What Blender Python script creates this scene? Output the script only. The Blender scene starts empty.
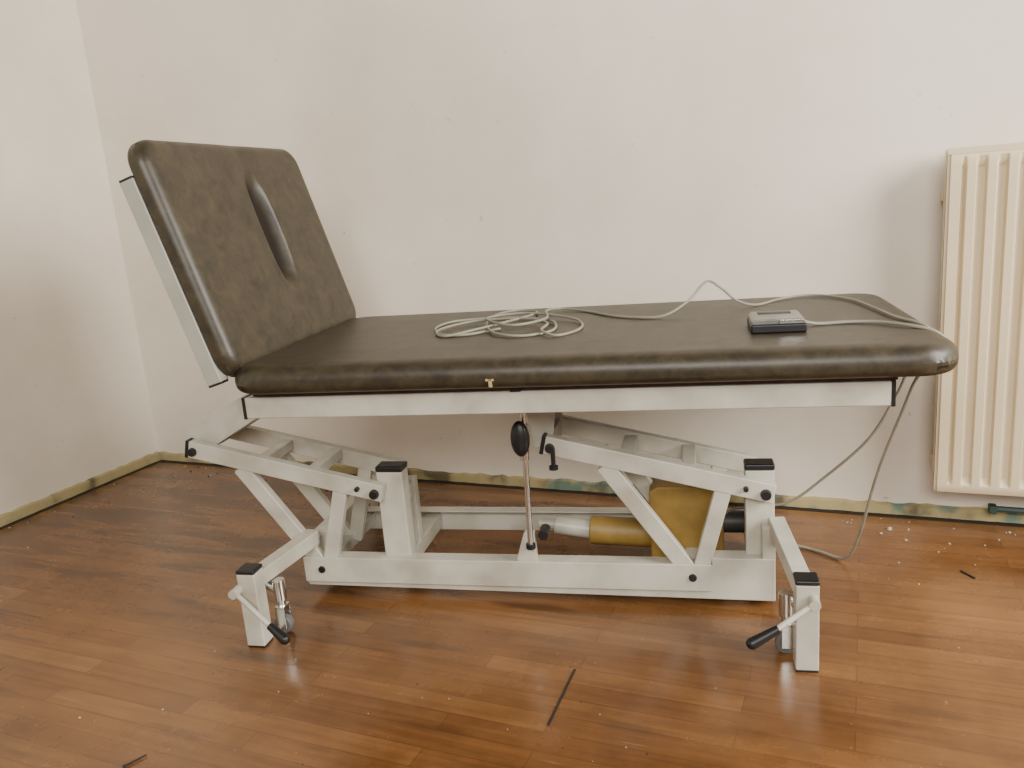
import bpy, bmesh, math, random
from mathutils import Vector, Matrix
random.seed(4)
COL=bpy.context.collection
# ------------------------------------------------------------------ materials
def nmat(name):
    m=bpy.data.materials.new(name); m.use_nodes=True
    nt=m.node_tree; b=nt.nodes['Principled BSDF']
    return m,nt,b
def simple(name,col,rough=.5,metal=0.,noise=.0,scale=20,bump=0.,spec=.5,dirt=None,lo=.35,hi=.68,extra=None):
    m,nt,b=nmat(name)
    b.inputs['Roughness'].default_value=rough; b.inputs['Metallic'].default_value=metal
    b.inputs['Specular IOR Level'].default_value=spec
    tc=nt.nodes.new('ShaderNodeTexCoord'); n=nt.nodes.new('ShaderNodeTexNoise')
    n.inputs['Scale'].default_value=scale; n.inputs['Detail'].default_value=6
    nt.links.new(tc.outputs['Object'],n.inputs['Vector'])
    r=nt.nodes.new('ShaderNodeValToRGB')
    r.color_ramp.elements[0].position=lo; r.color_ramp.elements[1].position=hi
    d=dirt or [c*(1-noise) for c in col]
    r.color_ramp.elements[0].color=(*d,1); r.color_ramp.elements[1].color=(*col,1)
    if extra:
        for p_,c_ in extra: e=r.color_ramp.elements.new(p_); e.color=(*c_,1)
    nt.links.new(n.outputs['Fac'],r.inputs['Fac']); nt.links.new(r.outputs['Color'],b.inputs['Base Color'])
    if bump:
        bp=nt.nodes.new('ShaderNodeBump'); bp.inputs['Strength'].default_value=bump; bp.inputs['Distance'].default_value=.002
        nt.links.new(n.outputs['Fac'],bp.inputs['Height']); nt.links.new(bp.outputs['Normal'],b.inputs['Normal'])
    return m
M_white=simple('white_enamel',(.56,.535,.45),.36,noise=.28,scale=10,dirt=(.39,.36,.29),lo=.30,hi=.60)
M_panel=simple('grey_enamel',(.36,.355,.30),.4,noise=.12,scale=9)
M_black=simple('black_plastic',(.010,.010,.011),.4,noise=.2)
M_dgrey=simple('dark_grey_metal',(.05,.048,.042),.5,noise=.3)
M_chrome=simple('chrome',(.72,.71,.68),.2,1.,noise=.1)
M_yellow=simple('yellow_paint',(.38,.235,.055),.5,noise=.4,scale=14)
M_ply=simple('plywood_edge',(.10,.045,.030),.7,noise=.5,scale=30)
M_rub=simple('rubber',(.16,.16,.15),.6,noise=.3)
M_cable=simple('grey_cable',(.28,.26,.20),.5,noise=.2)
M_gbox=simple('grey_plastic',(.24,.24,.215),.3,.4,noise=.35,scale=40)
M_rad=simple('radiator_cream',(.68,.56,.37),.42,noise=.06,scale=6)
M_tan=simple('tan_tape',(.5,.36,.18),.6,noise=.3,scale=60)
M_crumb=simple('plaster_bits',(.55,.51,.43),.9,noise=.4)
M_crumb2=simple('wood_bits',(.20,.12,.06),.9,noise=.4)
M_dark=simple('dark_bits',(.02,.014,.010),.8,noise=.4)
M_teal=simple('teal_paint',(.04,.08,.07),.6,noise=.4)
def vinyl():
    m,nt,b=nmat('brown_vinyl'); L=nt.links.new
    tc=nt.nodes.new('ShaderNodeTexCoord'); n=nt.nodes.new('ShaderNodeTexNoise')
    n.inputs['Scale'].default_value=24; n.inputs['Detail'].default_value=8; n.inputs['Roughness'].default_value=.74; n.inputs['Distortion'].default_value=.5
    L(tc.outputs['Object'],n.inputs['Vector'])
    r=nt.nodes.new('ShaderNodeValToRGB'); e=r.color_ramp.elements
    e[0].position=.34; e[0].color=(.018,.013,.007,1); e[1].position=.71; e[1].color=(.058,.045,.023,1)
    L(n.outputs['Fac'],r.inputs['Fac'])
    # face slot shade painted in as darker, duller vinyl (per-vertex mask; 0 elsewhere)
    at=nt.nodes.new('ShaderNodeAttribute'); at.attribute_name='slot_shade'
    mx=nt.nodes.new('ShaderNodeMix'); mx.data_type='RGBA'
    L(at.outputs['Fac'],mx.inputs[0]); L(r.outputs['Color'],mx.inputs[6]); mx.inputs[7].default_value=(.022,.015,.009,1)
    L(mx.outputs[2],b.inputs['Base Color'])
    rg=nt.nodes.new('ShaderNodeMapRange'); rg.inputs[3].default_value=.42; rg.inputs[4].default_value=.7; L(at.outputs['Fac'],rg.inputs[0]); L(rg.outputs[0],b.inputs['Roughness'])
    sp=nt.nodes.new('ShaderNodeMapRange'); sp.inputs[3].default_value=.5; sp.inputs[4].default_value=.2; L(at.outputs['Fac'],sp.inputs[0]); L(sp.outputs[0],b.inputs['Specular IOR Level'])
    v=nt.nodes.new('ShaderNodeTexVoronoi'); v.inputs['Scale'].default_value=420
    L(tc.outputs['Object'],v.inputs['Vector'])
    bp=nt.nodes.new('ShaderNodeBump'); bp.inputs['Strength'].default_value=.12; bp.inputs['Distance'].default_value=.0006
    L(v.outputs['Distance'],bp.inputs['Height'])
    n2=nt.nodes.new('ShaderNodeTexNoise'); n2.inputs['Scale'].default_value=4
    L(tc.outputs['Object'],n2.inputs['Vector'])
    b2=nt.nodes.new('ShaderNodeBump'); b2.inputs['Strength'].default_value=.25; b2.inputs['Distance'].default_value=.008
    L(n2.outputs['Fac'],b2.inputs['Height']); L(bp.outputs['Normal'],b2.inputs['Normal'])
    L(b2.outputs['Normal'],b.inputs['Normal'])
    return m
M_vinyl=vinyl()
def wallmat():
    m,nt,b=nmat('plaster_wall')
    tc=nt.nodes.new('ShaderNodeTexCoord')
    n=nt.nodes.new('ShaderNodeTexNoise'); n.inputs['Scale'].default_value=1.5; n.inputs['Detail'].default_value=9; n.inputs['Roughness'].default_value=.62
    nt.links.new(tc.outputs['Object'],n.inputs['Vector'])
    r=nt.nodes.new('ShaderNodeValToRGB'); e=r.color_ramp.elements
    e[0].position=.28; e[0].color=(.69,.615,.51,1); e[1].position=.62; e[1].color=(.82,.75,.645,1)
    nt.links.new(n.outputs['Fac'],r.inputs['Fac'])
    n3=nt.nodes.new('ShaderNodeTexNoise'); n3.inputs['Scale'].default_value=38; n3.inputs['Detail'].default_value=3
    nt.links.new(tc.outputs['Object'],n3.inputs['Vector'])
    r3=nt.nodes.new('ShaderNodeValToRGB'); r3.color_ramp.elements[0].position=.72; r3.color_ramp.elements[1].position=.80
    nt.links.new(n3.outputs['Fac'],r3.inputs['Fac'])
    mx=nt.nodes.new('ShaderNodeMix'); mx.data_type='RGBA'
    nt.links.new(r3.outputs['Color'],mx.inputs[0]); nt.links.new(r.outputs['Color'],mx.inputs[6]); mx.inputs[7].default_value=(.55,.47,.38,1)
    nt.links.new(mx.outputs[2],b.inputs['Base Color'])
    b.inputs['Roughness'].default_value=.85; b.inputs['Specular IOR Level'].default_value=.2
    n2=nt.nodes.new('ShaderNodeTexNoise'); n2.inputs['Scale'].default_value=5; n2.inputs['Detail'].default_value=5
    nt.links.new(tc.outputs['Object'],n2.inputs['Vector'])
    bp=nt.nodes.new('ShaderNodeBump'); bp.inputs['Strength'].default_value=.14; bp.inputs['Distance'].default_value=.01
    nt.links.new(n2.outputs['Fac'],bp.inputs['Height']); nt.links.new(bp.outputs['Normal'],b.inputs['Normal'])
    return m
M_wall=wallmat()
def floormat():
    m,nt,b=nmat('parquet'); L=nt.links.new; N=nt.nodes.new
    tc=N('ShaderNodeTexCoord')
    br=N('ShaderNodeTexBrick'); br.offset=.37; br.offset_frequency=2; br.squash=1
    br.inputs['Scale'].default_value=1; br.inputs['Brick Width'].default_value=.50; br.inputs['Row Height'].default_value=.050
    br.inputs['Mortar Size'].default_value=.0007; br.inputs['Mortar Smooth'].default_value=.5; br.inputs['Bias'].default_value=0
    br.inputs['Color1'].default_value=(0,0,0,1); br.inputs['Color2'].default_value=(1,1,1,1); br.inputs['Mortar'].default_value=(.4,.4,.4,1)
    L(tc.outputs['Object'],br.inputs['Vector'])
    r=N('ShaderNodeValToRGB'); e=r.color_ramp.elements
    e[0].position=0; e[0].color=(.160,.070,.023,1); e[1].position=1; e[1].color=(.225,.106,.036,1)
    x=e.new(.5); x.color=(.190,.086,.028,1)
    L(br.outputs['Color'],r.inputs['Fac'])
    mp=N('ShaderNodeMapping'); mp.inputs['Scale'].default_value=(1.2,30,1); L(tc.outputs['Object'],mp.inputs['Vector'])
    g=N('ShaderNodeTexNoise'); g.inputs['Scale'].default_value=2.5; g.inputs['Detail'].default_value=7; g.inputs['Roughness'].default_value=.6; L(mp.outputs[0],g.inputs['Vector'])
    gr=N('ShaderNodeValToRGB'); gr.color_ramp.elements[0].position=.3; gr.color_ramp.elements[0].color=(.78,.75,.72,1); gr.color_ramp.elements[1].position=.7; gr.color_ramp.elements[1].color=(1.1,1.1,1.1,1)
    L(g.outputs['Fac'],gr.inputs['Fac'])
    m1=N('ShaderNodeMix'); m1.data_type='RGBA'; m1.blend_type='MULTIPLY'; m1.inputs[0].default_value=1
    L(r.outputs['Color'],m1.inputs[6]); L(gr.outputs['Color'],m1.inputs[7])
    w=N('ShaderNodeTexNoise'); w.inputs['Scale'].default_value=1.6; w.inputs['Detail'].default_value=9; w.inputs['Roughness'].default_value=.66; L(tc.outputs['Object'],w.inputs['Vector'])
    wr=N('ShaderNodeValToRGB'); wr.color_ramp.elements[0].position=.37; wr.color_ramp.elements[0].color=(.62,.55,.49,1); wr.color_ramp.elements[1].position=.62; wr.color_ramp.elements[1].color=(1.2,1.2,1.2,1)
    L(w.outputs['Fac'],wr.inputs['Fac'])
    m2=N('ShaderNodeMix'); m2.data_type='RGBA'; m2.blend_type='MULTIPLY'; m2.inputs[0].default_value=1
    L(m1.outputs[2],m2.inputs[6]); L(wr.outputs['Color'],m2.inputs[7])
    ms=N('ShaderNodeMapping'); ms.inputs['Scale'].default_value=(3.0,20,1); ms.inputs['Location'].default_value=(1.3,.4,0); L(tc.outputs['Object'],ms.inputs['Vector'])
    st=N('ShaderNodeTexNoise'); st.inputs['Scale'].default_value=1; st.inputs['Detail'].default_value=2; L(ms.outputs[0],st.inputs['Vector'])
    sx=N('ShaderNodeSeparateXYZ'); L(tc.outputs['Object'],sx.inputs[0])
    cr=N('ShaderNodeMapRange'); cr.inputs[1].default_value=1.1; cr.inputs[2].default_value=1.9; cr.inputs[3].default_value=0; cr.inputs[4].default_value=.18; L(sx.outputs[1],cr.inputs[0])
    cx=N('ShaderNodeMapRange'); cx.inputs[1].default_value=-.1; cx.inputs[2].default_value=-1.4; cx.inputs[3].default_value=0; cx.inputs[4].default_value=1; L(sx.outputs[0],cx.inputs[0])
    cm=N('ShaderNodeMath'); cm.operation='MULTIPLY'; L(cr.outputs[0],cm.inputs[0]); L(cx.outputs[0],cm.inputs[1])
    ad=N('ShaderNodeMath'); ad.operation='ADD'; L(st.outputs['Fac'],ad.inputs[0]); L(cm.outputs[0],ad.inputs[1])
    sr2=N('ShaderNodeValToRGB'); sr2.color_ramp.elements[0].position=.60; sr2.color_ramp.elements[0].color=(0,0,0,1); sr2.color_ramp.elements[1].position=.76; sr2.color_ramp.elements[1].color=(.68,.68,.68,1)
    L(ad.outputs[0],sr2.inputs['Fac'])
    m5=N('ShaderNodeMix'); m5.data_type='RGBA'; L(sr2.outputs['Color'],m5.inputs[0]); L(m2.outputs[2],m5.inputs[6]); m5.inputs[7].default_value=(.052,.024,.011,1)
    mq=N('ShaderNodeMapping'); mq.inputs['Scale'].default_value=(5,70,1); mq.inputs['Rotation'].default_value=(0,0,.06); L(tc.outputs['Object'],mq.inputs['Vector'])
    sc=N('ShaderNodeTexNoise'); sc.inputs['Scale'].default_value=1; sc.inputs['Detail'].default_value=5; sc.inputs['Roughness'].default_value=.7; L(mq.outputs[0],sc.inputs['Vector'])
    scr=N('ShaderNodeValToRGB'); scr.color_ramp.elements[0].position=.64; scr.color_ramp.elements[0].color=(0,0,0,1); scr.color_ramp.elements[1].position=.78; scr.color_ramp.elements[1].color=(.45,.45,.45,1)
    L(sc.outputs['Fac'],scr.inputs['Fac'])
    m6=N('ShaderNodeMix'); m6.data_type='RGBA'; L(scr.outputs['Color'],m6.inputs[0]); L(m5.outputs[2],m6.inputs[6]); m6.inputs[7].default_value=(.42,.26,.13,1)
    s=N('ShaderNodeTexNoise'); s.inputs['Scale'].default_value=60; s.inputs['Detail'].default_value=5; L(tc.outputs['Object'],s.inputs['Vector'])
    sr=N('ShaderNodeValToRGB'); sr.color_ramp.elements[0].position=.69; sr.color_ramp.elements[1].position=.80
    L(s.outputs['Fac'],sr.inputs['Fac'])
    sm=N('ShaderNodeMath'); sm.operation='MULTIPLY'; sm.inputs[1].default_value=.4; L(sr.outputs['Color'],sm.inputs[0])
    m4=N('ShaderNodeMix'); m4.data_type='RGBA'; L(sm.outputs[0],m4.inputs[0]); L(m6.outputs[2],m4.inputs[6]); m4.inputs[7].default_value=(.5,.37,.26,1)
    m3=N('ShaderNodeMix'); m3.data_type='RGBA'; L(br.outputs['Fac'],m3.inputs[0]); L(m4.outputs[2],m3.inputs[6]); m3.inputs[7].default_value=(.075,.031,.012,1)
    L(m3.outputs[2],b.inputs['Base Color'])
    b.inputs['Specular IOR Level'].default_value=.7
    rr=N('ShaderNodeMapRange'); rr.inputs[1].default_value=.3; rr.inputs[2].default_value=.7; rr.inputs[3].default_value=.16; rr.inputs[4].default_value=.36; L(w.outputs['Fac'],rr.inputs[0]); L(rr.outputs[0],b.inputs['Roughness'])
    bp=N('ShaderNodeBump'); bp.inputs['Strength'].default_value=.12; bp.inputs['Distance'].default_value=.002
    L(g.outputs['Fac'],bp.inputs['Height']); L(bp.outputs['Normal'],b.inputs['Normal'])
    return m
M_floor=floormat()
M_base=simple('raw_skirting_strip',(.42,.345,.17),.85,scale=9,bump=.6,dirt=(.13,.11,.06),lo=.36,hi=.52,extra=[(.44,(.33,.275,.14))])
def base_teal():
    m=M_base.copy(); m.name='raw_skirting_strip_with_teal_paint'; nt=m.node_tree; b=nt.nodes['Principled BSDF']; N=nt.nodes.new; L=nt.links.new
    src=b.inputs['Base Color'].links[0].from_socket
    tc=N('ShaderNodeTexCoord'); n=N('ShaderNodeTexNoise'); n.inputs['Scale'].default_value=6; n.inputs['Detail'].default_value=5; L(tc.outputs['Object'],n.inputs['Vector'])
    sx=N('ShaderNodeSeparateXYZ'); L(tc.outputs['Object'],sx.inputs[0])
    rp=N('ShaderNodeMapRange'); rp.inputs[1].default_value=-1.3; rp.inputs[2].default_value=.7; L(sx.outputs[0],rp.inputs[0])
    cr=N('ShaderNodeValToRGB'); el=cr.color_ramp.elements; el[0].position=.15; el[0].color=(0,0,0,1); el[1].position=.25; el[1].color=(.18,.18,.18,1)
    for p_,v_ in ((.42,.18),(.50,0),(.70,0),(.76,.15),(1,.15)): e=el.new(p_); e.color=(v_,v_,v_,1)
    L(rp.outputs[0],cr.inputs['Fac'])
    ad=N('ShaderNodeMath'); ad.operation='ADD'; L(n.outputs['Fac'],ad.inputs[0]); L(cr.outputs['Color'],ad.inputs[1])
    r2=N('ShaderNodeValToRGB'); r2.color_ramp.elements[0].position=.63; r2.color_ramp.elements[1].position=.68; r2.color_ramp.elements[1].color=(.8,.8,.8,1); L(ad.outputs[0],r2.inputs['Fac'])
    mx=N('ShaderNodeMix'); mx.data_type='RGBA'; L(r2.outputs['Color'],mx.inputs[0]); L(src,mx.inputs[6]); mx.inputs[7].default_value=(.10,.20,.17,1)
    L(mx.outputs[2],b.inputs['Base Color']); return m
M_base2=base_teal()
# ------------------------------------------------------------------ helpers
def mesh(name,bm,mat,parent=None,smooth=True,bevel=0,angle=35):
    me=bpy.data.meshes.new(name); bmesh.ops.recalc_face_normals(bm,faces=bm.faces); bm.to_mesh(me); bm.free()
    me.materials.append(mat)
    o=bpy.data.objects.new(name,me); COL.objects.link(o)
    if parent: o.parent=parent
    if smooth:
        for p in me.polygons: p.use_smooth=True
    if bevel:
        b=o.modifiers.new('bevel','BEVEL'); b.width=bevel; b.segments=2; b.limit_method='ANGLE'; b.angle_limit=math.radians(40); b.harden_normals=True
    elif smooth:
        me.set_sharp_from_angle(angle=math.radians(angle))
    return o
def a_box(bm,x0,x1,y0,y1,z0,z1,mtx=None):
    vs=[bm.verts.new((x,y,z)) for x in (x0,x1) for y in (y0,y1) for z in (z0,z1)]
    for f in ((0,1,3,2),(4,6,7,5),(0,4,5,1),(2,3,7,6),(0,2,6,4),(1,5,7,3)): bm.faces.new([vs[i] for i in f])
    if mtx:
        for v in vs: v.co=mtx@v.co
def a_beam(bm,p,q,w,h,up=(0,0,1)):
    p=Vector(p);q=Vector(q);d=(q-p); L=d.length; d.normalize(); s=d.cross(Vector(up)).normalized(); u=s.cross(d)
    M=Matrix((( d.x,s.x,u.x,p.x),(d.y,s.y,u.y,p.y),(d.z,s.z,u.z,p.z),(0,0,0,1)))
    a_box(bm,0,L,-w/2,w/2,-h/2,h/2,M)
def a_cyl(bm,p,q,r,r2=None,seg=20):
    p=Vector(p);q=Vector(q);d=q-p; r2=r if r2 is None else r2
    rot=d.to_track_quat('Z','Y').to_matrix().to_4x4(); M=Matrix.Translation((p+q)/2)@rot
    bmesh.ops.create_cone(bm,cap_ends=True,segments=seg,radius1=r,radius2=r2,depth=d.length,matrix=M)
def a_poly(bm,pts,y0,y1):
    a=[bm.verts.new((x,y0,z)) for x,z in pts]; b=[bm.verts.new((x,y1,z)) for x,z in pts]
    bm.faces.new(a); bm.faces.new(b[::-1]); n=len(pts)
    for i in range(n): bm.faces.new((a[i],a[(i+1)%n],b[(i+1)%n],b[i]))
def a_sphere(bm,c,r,sc=(1,1,1)):
    bmesh.ops.create_uvsphere(bm,u_segments=20,v_segments=12,radius=1,matrix=Matrix.Translation(c)@Matrix.Diagonal((r*sc[0],r*sc[1],r*sc[2],1)))
def spline(P,n=10):
    P=[Vector(p) for p in P]; Q=[P[0]*2-P[1]]+P+[P[-1]*2-P[-2]]; out=[]
    for i in range(1,len(Q)-2):
        a,b,c,d=Q[i-1:i+3]
        for k in range(n):
            t=k/n; out.append(.5*((2*b)+(c-a)*t+(2*a-5*b+4*c-d)*t*t+(3*b-a-3*c+d)*t**3))
    out.append(P[-1]); return out
def a_tube(bm,P,r,n=10,seg=8):
    C=spline(P,n); rings=[]
    for i,c in enumerate(C):
        t=(C[min(i+1,len(C)-1)]-C[max(i-1,0)]).normalized()
        if not rings:
            s=t.cross(Vector((0,0,1)))
            if s.length<.1: s=t.cross(Vector((0,1,0)))
        else: s=ps-t*ps.dot(t)
        s.normalize(); ps=s; u=s.cross(t)
        rings.append([bm.verts.new(c+r*(math.cos(a)*s+math.sin(a)*u)) for a in [2*math.pi*k/seg for k in range(seg)]])
    for A,B in zip(rings,rings[1:]):
        for k in range(seg): bm.faces.new((A[k],A[(k+1)%seg],B[(k+1)%seg],B[k]))
    bm.faces.new(rings[0]); bm.faces.new(rings[-1][::-1])
def empty(name,loc,rz=0,parent=None):
    o=bpy.data.objects.new(name,None); o.empty_display_size=.05; o.location=loc; o.rotation_euler=(0,0,rz); COL.objects.link(o); 
    if parent:o.parent=parent
    return o
def cushion(name,LX,WY,T,rc,rw,re,rb,M,parent,extra=None,nu=60,nv=40,puff=.003,slot_shade=None):
    """padded board: rounded-rectangle plan (corner rc), soft roll rw wide / re high on top, rb below"""
    def axis(Lg,n):
        k=12; e=[rw*(1-math.cos(i/k*math.pi/2)) for i in range(k)]
        mid=[rw+(Lg-2*rw)*i/n for i in range(n+1)]
        return e+mid+[Lg-a for a in e[::-1]]
    X=axis(LX,nu);Y=axis(WY,nv)
    def clampr(x,y):
        cx=min(max(x,rc),LX-rc); cy=min(max(y,rc),WY-rc); dx,dy=x-cx,y-cy; l=math.hypot(dx,dy)
        corner=(dx!=0 and dy!=0)
        if corner:
            if l>rc: x,y=cx+dx*rc/l,cy+dy*rc/l; l=rc
            d=rc-l
        else: d=min(x,LX-x,y,WY-y)
        return x,y,max(d,0)
    bm=bmesh.new(); lay=bm.verts.layers.float.new('slot_shade'); top={};bot={}
    for i,x in enumerate(X):
        for j,y in enumerate(Y):
            a,b,d=clampr(x,y)
            q=1-min(d/rw,1); h=T-re*(1-(max(0,1-q**2.5))**.5)
            h+=puff*min(1,d/.15)
            if extra: h-=extra(a,b)
            v=bm.verts.new(M@Vector((a,b,h))); top[i,j]=v
            if slot_shade: v[lay]=slot_shade(a,b)
            q=1-min(d/rb,1); g=rb*(1-math.sqrt(max(0,1-q*q)))
            bot[i,j]=bm.verts.new(M@Vector((a,b,g)))
    nx,ny=len(X),len(Y)
    for i in range(nx-1):
        for j in range(ny-1):
            bm.faces.new((top[i,j],top[i+1,j],top[i+1,j+1],top[i,j+1]))
            bm.faces.new((bot[i,j],bot[i,j+1],bot[i+1,j+1],bot[i+1,j]))
    ring=[(i,0) for i in range(nx)]+[(nx-1,j) for j in range(1,ny)]+[(i,ny-1) for i in range(nx-2,-1,-1)]+[(0,j) for j in range(ny-2,0,-1)]
    for a,b in zip(ring,ring[1:]+ring[:1]): bm.faces.new((top[a],bot[a],bot[b],top[b]))
    bmesh.ops.remove_doubles(bm,verts=bm.verts,dist=1e-5)
    return mesh(name,bm,M_vinyl,parent,angle=80)
# ------------------------------------------------------------------ room
D=2.2807; XL=-2.5485; XR=2.6; YF=-2.6; H=2.7
def slab(name,x0,x1,y0,y1,z0,z1,mat):
    bm=bmesh.new(); a_box(bm,x0,x1,y0,y1,z0,z1); o=mesh(name,bm,mat,smooth=False); o['kind']='structure'; return o
slab('floor',XL-.1,XR,YF,D+.1,-.06,0,M_floor)
slab('wall_back',XL-.1,XR,D,D+.1,0,H,M_wall)
slab('wall_left',XL-.1,XL,YF,D,0,H,M_wall)
def skirting(name,horizontal,mat):
    bm=bmesh.new(); n=260; r=random.Random(7)
    prof=[]
    if horizontal:
        for i in range(n+1): 
            x=XL+(XR-XL)*i/n; prof.append((x,.022+.008*r.random(),.014+.003*r.random()))
        P=lambda s,d,z:(s,D-d,z)
    else:
        for i in range(n+1):
            y=YF+(D-.012-YF)*i/n; prof.append((y,.026+.006*r.random(),.014+.003*r.random()))
        P=lambda s,d,z:(XL+d,s,z)
    rows=[[bm.verts.new(P(s,0,0)),bm.verts.new(P(s,d,0)),bm.verts.new(P(s,d*.8,h)),bm.verts.new(P(s,0,h+.004))] for s,h,d in prof]
    for A,B in zip(rows,rows[1:]):
        for k in range(4): bm.faces.new((A[k],A[(k+1)%4],B[(k+1)%4],B[k]))
    bm.faces.new(rows[0]); bm.faces.new(rows[-1])
    o=mesh(name,bm,mat,smooth=False); o['kind']='structure'
skirting('baseboard_back',True,M_base2); skirting('baseboard_left',False,M_base)
slab('trim_1',XL+.02,XR,D-.036,D-.014,0,.0012,M_dark); slab('trim_2',XL+.014,XL+.036,YF,D-.036,0,.0012,M_dark)
# ------------------------------------------------------------------ radiator
rad=empty('radiator',(.168,D-.034,.110)); rad['label']='cream enamelled steel panel radiator with vertical flutes mounted on wall'; rad['category']='radiator'
RW,RH=.92,.819
def rad_panel(name,yf,yb):
    bm=bmesh.new(); n=int(RW/.0024)
    zs=[0,.004,.012,.020,.026,.032,.040,RH-.046,RH-.038,RH-.032,RH-.026,RH-.012,RH-.004,RH]
    V={}
    for i in range(n+1):
        x=RW*i/n
        for j,z in enumerate(zs):
            e=min(z,RH-z); edge=min(1,e/.012); fl=min(1,max(0,(e-.020)/.018))
            ph=(x-.028)/.0415; t=ph-math.floor(ph); c=min(t,1-t)
            if c<.16: g=1
            elif c<.28: g=.5+.5*math.cos(math.pi*(c-.16)/.12)
            else: g=0
            inside=.030<x<RW-.030
            y=yf+.004*(1-edge)+(.013*fl*g if inside else 0)
            if x<.006 or x>RW-.006: y+=.004
            V[i,j]=bm.verts.new((x,y,z))
    for i in range(n):
        for j in range(len(zs)-1): bm.faces.new((V[i,j],V[i+1,j],V[i+1,j+1],V[i,j+1]))
    ring=[(i,0) for i in range(n+1)]+[(n,j) for j in range(1,len(zs))]+[(i,len(zs)-1) for i in range(n-1,-1,-1)]+[(0,j) for j in range(len(zs)-2,0,-1)]
    bv={k:bm.verts.new((V[k].co.x,yb,V[k].co.z)) for k in ring}
    for a,b in zip(ring,ring[1:]+ring[:1]): bm.faces.new((V[a],V[b],bv[b],bv[a]))
    bm.faces.new([bv[k] for k in ring])
    return mesh(name,bm,M_rad,rad,angle=30)
rad_panel('front_panel',-.081,-.062)
bm=bmesh.new(); a_box(bm,0.004,RW-.004,-.018,-.004,0,RH); mesh('back_panel',bm,M_rad,rad,bevel=.003)
for a in (0,RW-.0025):
    bm=bmesh.new(); a_box(bm,a,a+.0025,-.074,-.006,.03,RH-.005); mesh('side_cover',bm,M_rad,rad,bevel=.001)
bm=bmesh.new(); 
a_box(bm,0,RW,-.080,-.074,RH-.006,RH+.008); a_box(bm,0,RW,-.01,-.004,RH-.006,RH+.008)
k=0
while .01+k*.02<RW: a_box(bm,.01+k*.02,.016+k*.02,-.075,-.009,RH-.002,RH+.005); k+=1
mesh('top_grille',bm,M_rad,rad,smooth=False)
for z in (.06,RH-.10):
    bm=bmesh.new(); a_box(bm,-.004,.012,-.010,.030,z-.012,z+.012); mesh('wall_bracket',bm,M_rad,rad,bevel=.002)
bm=bmesh.new(); a_tube(bm,[(.145,-.010,-.062),(.3,-.010,-.062),(.5,-.010,-.062),(.8,-.010,-.062)],.008); mesh('pipe',bm,M_teal,rad)
bm=bmesh.new(); a_box(bm,.130,.148,-.024,.004,-.072,-.052); mesh('valve',bm,M_teal,rad,bevel=.003)
# ------------------------------------------------------------------ treatment table
TX,TY,TA=-1.195,1.2924,.1945
L,W,ZS=1.362,.665,.6116
tab=empty('treatment_table',(TX,TY,0),TA)
tab['label']='height-adjustable treatment table with brown vinyl padding and white steel lift frame'; tab['category']='treatment table'
YB=.20; YR=W-YB; YA=.335
def P(name,mat=M_white,bevel=0,parent=None,smooth=True,label=None):
    global bm
    o=mesh(name,bm,mat,parent or tab,bevel=bevel,smooth=smooth)
    if label:o['label']=label
    return o
def B1(name,x0,x1,y0,y1,z0,z1,mat=M_white,bevel=.003,parent=None):
    global bm
    bm=bmesh.new(); a_box(bm,x0,x1,y0,y1,z0,z1); return P(name,mat,bevel,parent)
seat=cushion('seat_cushion',1.404,W+.022,.058,.075,.042,.032,.020,Matrix.Translation((-.020,-.022,ZS-.058)),tab,nu=110,nv=60)
bm=bmesh.new(); a_box(bm,.545,.551,-.0235,-.018,.560,.576); a_box(bm,.539,.555,-.0235,-.018,.572,.576); o=P('tape_scrap',M_tan,parent=tab,label='small torn tan tape scrap')
B1('seat_board',.02,L-.08,.025,W-.03,.541,.558,M_ply,.002)['label']='thin plywood board under the cushion'
# upper frame
bm=bmesh.new()
z0,z1=.494,.540
a_box(bm,.0,1.272,.022,.057,z0,z1); a_box(bm,.0,1.272,W-.057,W-.022,z0,z1)
for x in (.0,.60,1.237): a_box(bm,x,x+.035,.05,W-.05,z0+.002,z1-.002)
frame=P('seat_frame',bevel=.003)
for x0,x1 in ((-.006,.001),(1.271,1.278)):
    for y in (.022,W-.057):
        B1('end_cap',x0,x1,y-.001,y+.036,z0-.001,z1+.001,M_black,.001,frame)
B1('clip',.575,.597,.018,.03,.539,.549,M_black,.001,frame)
for y in (YB+.004,YA-.008):
    bm=bmesh.new(); a_poly(bm,[(-.27,.37),(-.285,.405),(-.262,.432),(-.09,.51),(.02,.51),(.02,.475),(-.07,.452),(-.235,.362)],y,y+.006); P('pivot_bracket',bevel=.002)
    bm=bmesh.new(); a_poly(bm,[(.578,.365),(.555,.51),(.635,.51),(.625,.40),(.61,.36)],y,y+.006); P('pivot_bracket',bevel=.002)
B1('cross_tube',-.283,-.245,YB+.01,YA-.002,.355,.402); B1('cross_tube',.585,.622,YB+.01,YA-.002,.352,.395)
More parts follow.
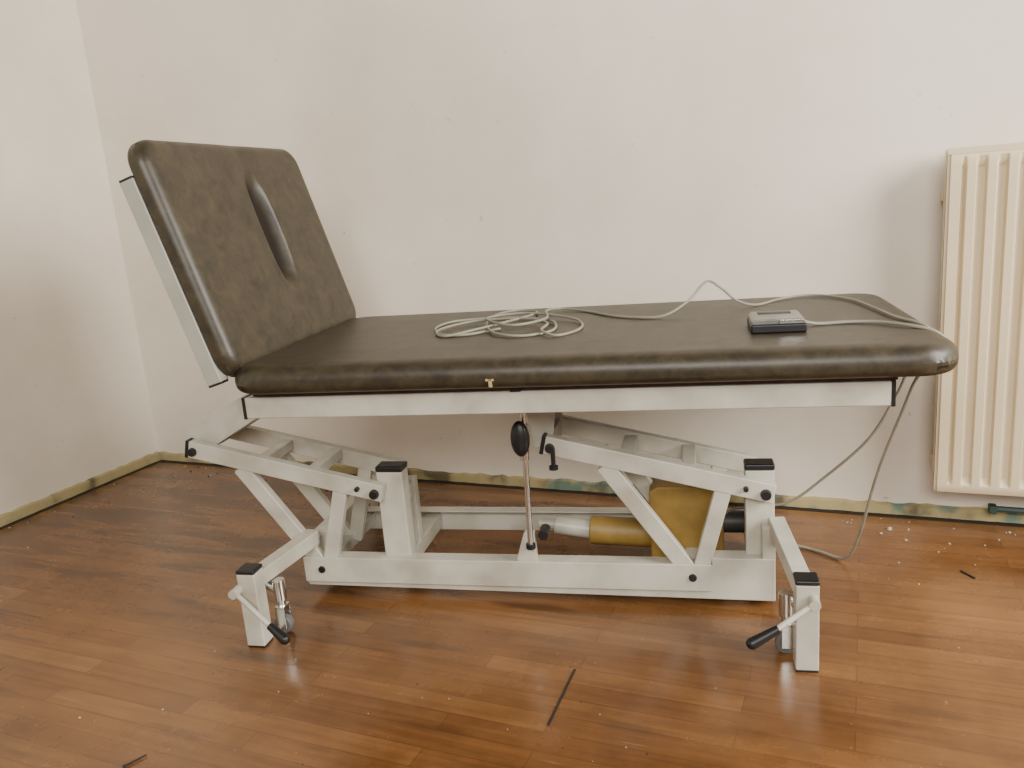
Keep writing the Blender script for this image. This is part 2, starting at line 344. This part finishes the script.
# lift arms
DX=.868
def arm(off,y0,y1,front):
    global bm
    bm=bmesh.new(); yc=(y0+y1)/2; w=y1-y0
    a_beam(bm,(-.262+off,yc,.378),(.218+off,yc,.264),w,.042)
    a_beam(bm,(-.135+off,yc,.33),(.046+off,yc,.075),w*.9,.038)
    a_beam(bm,(.116+off,yc,.28),(.060+off,yc,.075),w*.88,.035)
    o=P('lift_arm',bevel=.003)
    s=-1 if front else 1; yf=y0 if front else y1
    for (x,z,r) in ((-.25,.372,.011),(.20,.265,.012),(.046,.075,.010),(.16,.278,.006)):
        bm=bmesh.new(); a_cyl(bm,(x+off,yf-.002*s,z),(x+off,yf+s*.010,z),r,r*.85,seg=16); P('pivot_bolt',M_black,.001,o)
    bm=bmesh.new(); d=Vector((.48,0,-.114)).normalized()
    p=Vector((-.262+off,yc,.378)); a_beam(bm,p-d*.008,p+d*.001,w+.002,.044); P('end_cap',M_black,.002,o)
for off in (0,DX):
    arm(off,YB-.024,YB,True); arm(off,YA,YA+.024,False)
    B1('cross_tube',.03+off,.062+off,YB,YR+.024,.060,.09); B1('cross_tube',.03+off,.06+off,YB-.005,YA+.005,.30,.325)
    B1('cross_tube',-.10+off,-.07+off,YB-.005,YA+.005,.325,.35)
# base frame
bm=bmesh.new()
a_box(bm,0,.955,YB-.030,YB-.024,.042,.105); a_box(bm,0,.955,YB-.026,YB+.012,.042,.046)
a_poly(bm,[(.004,.031),(.004,.10),(.955,.10),(.955,.118),(1.086,.118),(1.086,.020)],YB-.0235,YB+.020)
a_box(bm,.0,1.085,YR+.024,YR+.030,.040,.105); a_box(bm,.0,1.085,YR-.005,YR+.025,.101,.105)
a_box(bm,.0,.035,YB-.022,YR+.026,.034,.145)
a_box(bm,1.060,1.087,YB-.022,YR+.026,.020,.19)
base=P('base_frame',bevel=.002)
for x0,x1 in ((.198,.262),(1.028,1.088)):
    zb=.055 if x0<.5 else .112
    B1('post',x0,x1,YB+.002,YB+.045,zb,.308)
    B1('post_cap',x0-.001,x1+.001,YB+.001,YB+.046,.308,.322,M_black,.004)
    B1('post',x0+.01,x1-.01,YA-.03,YA-.002,.06,.255)
    B1('cross_tube',x0+.01,x1-.01,YB+.044,YA-.03,.215,.25); B1('cross_tube',x0+.01,x1-.01,YB+.01,YR+.024,.05,.09)
bm=bmesh.new(); a_poly(bm,[(.525,.06),(.525,.11),(.545,.172),(.568,.172),(.572,.06)],YB-.022,YB-.004); o=P('rod_lug',bevel=.002)
bm=bmesh.new(); a_cyl(bm,(.588,YB+.02,.165),(.588,YB-.02,.165),.012); P('pivot_bolt',M_black,.001,o)
# rod with knob
bm=bmesh.new(); a_cyl(bm,(.567,.165,.50),(.562,.165,.15),.0065); a_cyl(bm,(.5655,.165,.43),(.564,.165,.35),.010); rod=P('support_rod',M_chrome,label='chrome adjusting rod')
bm=bmesh.new(); a_sphere(bm,(.562,.14,.405),1,(.021,.014,.040)); P('clamp_knob',M_black,0,rod)
bm=bmesh.new(); a_cyl(bm,(.562,.165,.14),(.562,.165,.153),.011); P('rod_tip',M_black,.002,rod)
bm=bmesh.new(); a_cyl(bm,(.625,.17,.325),(.625,.17,.375),.005); a_cyl(bm,(.625,.17,.325),(.625,.17,.333),.010); P('stop_screw',M_black)
# outriggers/feet
for sx,xf,xi,zi,zt in ((0,-.015,.022,.158,.172),(1,1.120,1.090,.20,.178)):
    for fr in (1,0):
        yf=-.037 if fr else W+.037; yi=YB-.02 if fr else YR+.02; s=1 if fr else -1
        if not fr: zt-=.035; zi-=.035; xf-=.012*sx; xi-=.012*sx
        bm=bmesh.new()
        a_beam(bm,(xf,yf+s*.01,zt-.025),(xi,yi+s*.02,zi-.01),.034,.036)
        a_box(bm,xf-.021,xf+.021,yf-.02,yf+.02,0.004,zt)
        leg=P('leg',bevel=.003)
        B1('leg_cap',xf-.022,xf+.022,yf-.021,yf+.021,zt,zt+.010,M_black,.004,leg)
        B1('foot_pad',xf-.020,xf+.020,yf-.019,yf+.019,0,.005,M_black,.001,leg)
        xc=xf+(.034 if sx==0 else -.030); yc=yf+s*.05
        bm=bmesh.new(); a_cyl(bm,(xc,yc,.062),(xc,yc,.085),.010); a_cyl(bm,(xc,yc,.080),(xc,yc,.128),.014); a_cyl(bm,(xc,yc,.10),(xf,yc-.01,.125),.009)
        a_box(bm,xc-.010,xc+.012,yc-.015,yc-.011,.015,.066); a_box(bm,xc-.010,xc+.012,yc+.011,yc+.015,.015,.066); a_box(bm,xc-.010,xc+.012,yc-.015,yc+.015,.062,.067)
        ca=P('castor',M_chrome,.001,leg,label='chrome swivel castor')
        bm=bmesh.new(); a_cyl(bm,(xc,yc-.010,.021),(xc,yc+.010,.021),.021,seg=28); P('wheel',M_rub,.004,leg)
        if fr:
            if sx==0: a,b_,c=(-.035,-.072,.138),(.050,-.098,.080),(.086,-.108,.056)
            else: a,b_,c=(1.130,-.072,.152),(1.064,-.10,.114),(1.017,-.115,.092)
            a,b_,c=Vector(a),Vector(b_),Vector(c)
            bm=bmesh.new(); a_cyl(bm,a+Vector((0,.03,0)),a-Vector((0,.010,0)),.010); a_cyl(bm,a,b_+(c-b_)*.2,.0055); lv=P('brake_lever',M_white,0,leg)
            bm=bmesh.new(); a_cyl(bm,b_,c,.008,.011); a_sphere(bm,c,.011); P('grip',M_black,0,leg)
# actuator
bm=bmesh.new(); a_poly(bm,[(.82,.045),(.82,.225),(.84,.238),(.985,.238),(.985,.04)],.29,.385); P('motor_housing',M_yellow,.005,label='ochre yellow painted motor housing')
bm=bmesh.new(); a_cyl(bm,(.675,.335,.112),(.83,.335,.105),.034,seg=40); P('actuator_cylinder',M_yellow,.004,label='ochre yellow actuator cylinder')
bm=bmesh.new(); a_cyl(bm,(.59,.335,.125),(.68,.335,.112),.022,seg=32); a_cyl(bm,(.55,.335,.128),(.592,.335,.125),.012); P('actuator_rod',M_white,.002)
bm=bmesh.new(); a_cyl(bm,(.980,.35,.13),(1.035,.35,.13),.026,seg=24); P('motor',M_dgrey,.003)
bm=bmesh.new(); a_cyl(bm,(.86,.42,.2),(.76,.42,.25),.014); P('hydraulic_strut',M_white)
# backrest
th=1.852; Lb=.512
d=Vector((math.cos(th),0,math.sin(th))); n=Vector((math.sin(th),0,-math.cos(th)))
def BM(o): return Matrix(((d.x,0,n.x,o.x),(0,1,0,o.y),(d.z,0,n.z,o.z),(0,0,0,1)))
T=.044
o0=Vector((.014,-.010,ZS-.004))-n*T-d*.016
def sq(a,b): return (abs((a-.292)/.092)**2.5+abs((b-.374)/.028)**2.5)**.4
def slot(a,b):
    q=sq(a,b); t=max(0,min(1,(1.75-q)/1.1)); s=.037*t*t*(3-2*t)
    g=.0018*math.exp(-((b-.374)/.04)**2)*max(0,min(1,(a-.38)/.06))
    return s+g
def shade_mask(a,b):
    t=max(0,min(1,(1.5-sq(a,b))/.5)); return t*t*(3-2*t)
bc=cushion('backrest_cushion',Lb,W+.018,T,.055,.032,.026,.006,BM(o0),tab,extra=slot,nu=150,nv=260,slot_shade=shade_mask)
B=BM(o0-n*.033)
bm=bmesh.new()
for y0,y1 in ((-.002,.030),(W-.04,W-.012)): a_box(bm,.004,.442,y0,y1,0,.0335,B)
a_box(bm,.395,.425,.02,W-.036,.002,.03,B); a_box(bm,.06,.09,.02,W-.036,.002,.03,B)
bf=P('backrest_frame',M_panel,bevel=.002,label='grey-white steel frame behind the backrest')
for y0 in (-.002,W-.04):
    for a0,a1 in ((.441,.446),(0,.005)):
        bm=bmesh.new(); a_box(bm,a0,a1,y0,y0+.028,.001,.033,B); P('end_cap',M_black,.001,bf)
# ------------------------------------------------------------------ hand control with cable
def loc2w(x,y,z=0): c,s=math.cos(TA),math.sin(TA); return (TX+c*x-s*y,TY+s*x+c*y,z)
ZT=ZS+.0032
hx,hy=1.09,.185
hc=empty('hand_control',loc2w(hx,hy,ZT),TA); hc['label']='grey and black control box with cable lying on the vinyl pad'; hc['category']='control box'
def HP(name,mat,bev=0):
    return mesh(name,bm,mat,hc,bevel=bev)
bm=bmesh.new(); a_box(bm,-.052,.052,-.06,.05,0,.018); HP('housing',M_black,.004)
bm=bmesh.new(); a_poly(bm,[(-.050,.016),(.050,.016),(.050,.022),(.044,.027),(-.044,.027),(-.050,.022)],-.055,.048); HP('cover_plate',M_gbox,.002)
bm=bmesh.new(); a_box(bm,-.034,.030,.010,.030,.0262,.029); HP('rocker_key',M_dgrey,.001)
bm=bmesh.new(); a_box(bm,.002,.046,-.0575,-.054,.018,.025); HP('edge_strip',M_chrome,.0005)
r=.0034
def rel(Pts): return [(x-hx,y-hy,z-ZT) for x,y,z in Pts]
bm=bmesh.new(); a_tube(bm,rel([(1.135,.19,ZT+.012),(1.17,.195,ZT+r),(1.23,.20,ZT+r),(1.28,.185,ZT+r),(1.325,.14,ZT+r-.001),(1.365,.12,.608),(1.391,.12,.578),(1.382,.125,.545),(1.345,.14,.520),(1.328,.18,.44),(1.305,.27,.28),(1.287,.36,.09),(1.268,.41,.014),(1.22,.46,.005),(1.176,.49,.005),(1.11,.50,.012),(1.04,.43,.012)]),r,12,10); HP('control_cable',M_cable)
cc=empty('cable_coil',loc2w(.5,.33,ZT),TA); cc['label']='loosely coiled thin grey cable trailing over the vinyl pad'; cc['category']='cable'
z=ZT+.0031
Q=[(.50,.30,z),(.44,.24,z),(.38,.25,z),(.335,.34,z),(.35,.43,z),(.43,.46,z),(.53,.43,z+.002),(.61,.36,z+.003),(.63,.25,z),(.57,.195,z),(.50,.235,z+.003),(.455,.36,z+.006),(.45,.49,z+.003),(.48,.57,z),(.54,.54,z),(.55,.44,z+.007),(.51,.33,z+.010),(.46,.27,z+.007),(.39,.23,z),(.355,.29,z+.003),(.395,.38,z+.004),(.47,.39,z+.008),(.56,.36,z+.010),(.61,.30,z+.008),(.61,.22,z+.006),(.65,.185,z),(.69,.26,z),(.67,.36,z+.003),(.60,.42,z+.008),(.52,.46,z+.009),(.45,.42,z+.009),(.47,.33,z+.014),(.54,.26,z+.013),(.60,.34,z+.012),(.58,.47,z+.010),(.60,.55,z+.003),(.67,.51,z),(.74,.42,z),(.80,.375,z),(.865,.36,z+.003),(.92,.40,z+.028),(.963,.45,z+.064),(.995,.45,z+.048),(1.03,.46,z+.016),(1.075,.48,z),(1.14,.56,z),(1.20,.595,z),(1.25,.565,z),(1.29,.48,z),(1.31,.35,z),(1.325,.24,z-.001),(1.363,.18,.609),(1.389,.17,.578),(1.380,.17,.545),(1.34,.18,.525),(1.32,.20,.465),(1.275,.22,.37),(1.20,.27,.27),(1.13,.30,.20),(1.06,.32,.18),(1.01,.34,.165),(.985,.34,.15)]
bm=bmesh.new(); a_tube(bm,[(x-.5,y-.33,zz-ZT) for x,y,zz in Q],.0030,8,8); mesh('cable_run',bm,M_cable,cc)
# ------------------------------------------------------------------ floor debris
def thing(name,bm_,mat,loc,label,cat,rz=0,group=None):
    o=mesh(name,bm_,mat,smooth=False); o.location=loc; o.rotation_euler=(0,0,rz); o['label']=label; o['category']=cat
    if group:o['group']=group
    return o
bm=bmesh.new(); a_box(bm,-.088,.088,-.0018,.0018,0,.002); thing('splinter',bm,M_dark,(-.503,1.256,0),'thin dark splinter lying on the parquet','splinter',math.radians(93))
bm=bmesh.new(); a_cyl(bm,(-.02,0,.003),(.018,0,.003),.0022,.0015,10); a_cyl(bm,(-.022,0,.003),(-.019,0,.003),.003,seg=10); thing('screw',bm,M_dark,(-1.158,.867,0),'small dark wood screw lying on the floor','screw',1.2)
bm=bmesh.new(); a_box(bm,-.02,.02,-.002,.002,0,.003); thing('splinter',bm,M_dark,(.226,1.94,0),'short black sliver on the parquet','splinter',-.9)
rr=random.Random(11)
protos=[]
for mat,lab in ((M_crumb,'pale plaster crumb on the wooden floor'),(M_crumb2,'brown wood crumb on the wooden floor'),(M_dark,'dark dirt crumb on the wooden floor')):
    bm=bmesh.new(); bmesh.ops.create_icosphere(bm,subdivisions=1,radius=1)
    for v in bm.verts: v.co*=rr.uniform(.7,1.2); v.co.z=max(v.co.z*.6,-.4)+.4
    protos.append((bm,mat,lab))
meshes=[]
for b_,mat,lab in protos:
    me=bpy.data.meshes.new('crumb'); b_.to_mesh(me); b_.free(); me.materials.append(mat); meshes.append((me,lab))
spots=[(-1.23,.998,.003,0),(-1.373,.93,.003,0),(.07,2.16,.009,0),(.05,2.13,.005,0)]
for i in range(130):
    q=rr.random()
    if q<.38: spots.append((rr.uniform(-2.4,-1.3),D-.05-abs(rr.gauss(0,.09)),rr.uniform(.002,.0045),rr.choice((0,0,1,1,2))))
    elif q<.54: spots.append((XL+.05+abs(rr.gauss(0,.09)),rr.uniform(1.4,2.2),rr.uniform(.002,.0045),rr.choice((0,0,1,2))))
    elif q<.72: spots.append((rr.uniform(-.1,.5),D-.05-abs(rr.gauss(0,.15)),rr.uniform(.002,.004),0))
    elif q<.8: spots.append((rr.uniform(.0,.35),rr.uniform(1.6,2.1),rr.uniform(.001,.0025),0))
    else: spots.append((rr.uniform(-1.6,.4),rr.uniform(.9,1.25),rr.uniform(.001,.002),rr.choice((0,0,2))))
for x,y,s_,k in spots:
    me,lab=meshes[k]; o=bpy.data.objects.new('crumb',me); o.location=(x,y,0); o.scale=(s_,s_*rr.uniform(.6,1),s_); o.rotation_euler=(0,0,rr.uniform(0,6))
    o['label']=lab; o['category']='debris'; o['group']='crumbs scattered on the floor'; COL.objects.link(o)
# ------------------------------------------------------------------ lights
w=bpy.data.worlds.new('World'); bpy.context.scene.world=w; w.use_nodes=True
bg=w.node_tree.nodes['Background']; bg.inputs[0].default_value=(1,.97,.92,1); bg.inputs[1].default_value=.14
def area(name,loc,tgt,sx,sy,e,col):
    l=bpy.data.lights.new(name,'AREA'); l.shape='RECTANGLE'; l.size=sx; l.size_y=sy; l.energy=e; l.color=col
    o=bpy.data.objects.new(name,l); o.location=loc; o.rotation_euler=(Vector(tgt)-Vector(loc)).to_track_quat('-Z','Z').to_euler(); COL.objects.link(o); return o
area('fill_light',(2.3,1.05,1.8),(-1.2,1.9,1.2),1.4,1.5,185,(1,.955,.88))
area('fill_light',(.4,-2.1,2.45),(-1.3,1.9,1.4),2.4,1.3,160,(1,.96,.895))  # unseen fill lamp added behind the camera to brighten the walls
# ------------------------------------------------------------------ camera
cd=bpy.data.cameras.new('camera'); cd.sensor_width=36; cd.lens=820.07*36/1024; co=bpy.data.objects.new('camera',cd)
R=Vector((.91925,.38601,-.07737)); Dn=Vector((.01938,-.24065,-.97042)); F=Vector((-.39321,.89055,-.2287))
co.matrix_world=Matrix(((R.x,-Dn.x,-F.x,0),(R.y,-Dn.y,-F.y,0),(R.z,-Dn.z,-F.z,.9206),(0,0,0,1)))
COL.objects.link(co); bpy.context.scene.camera=co
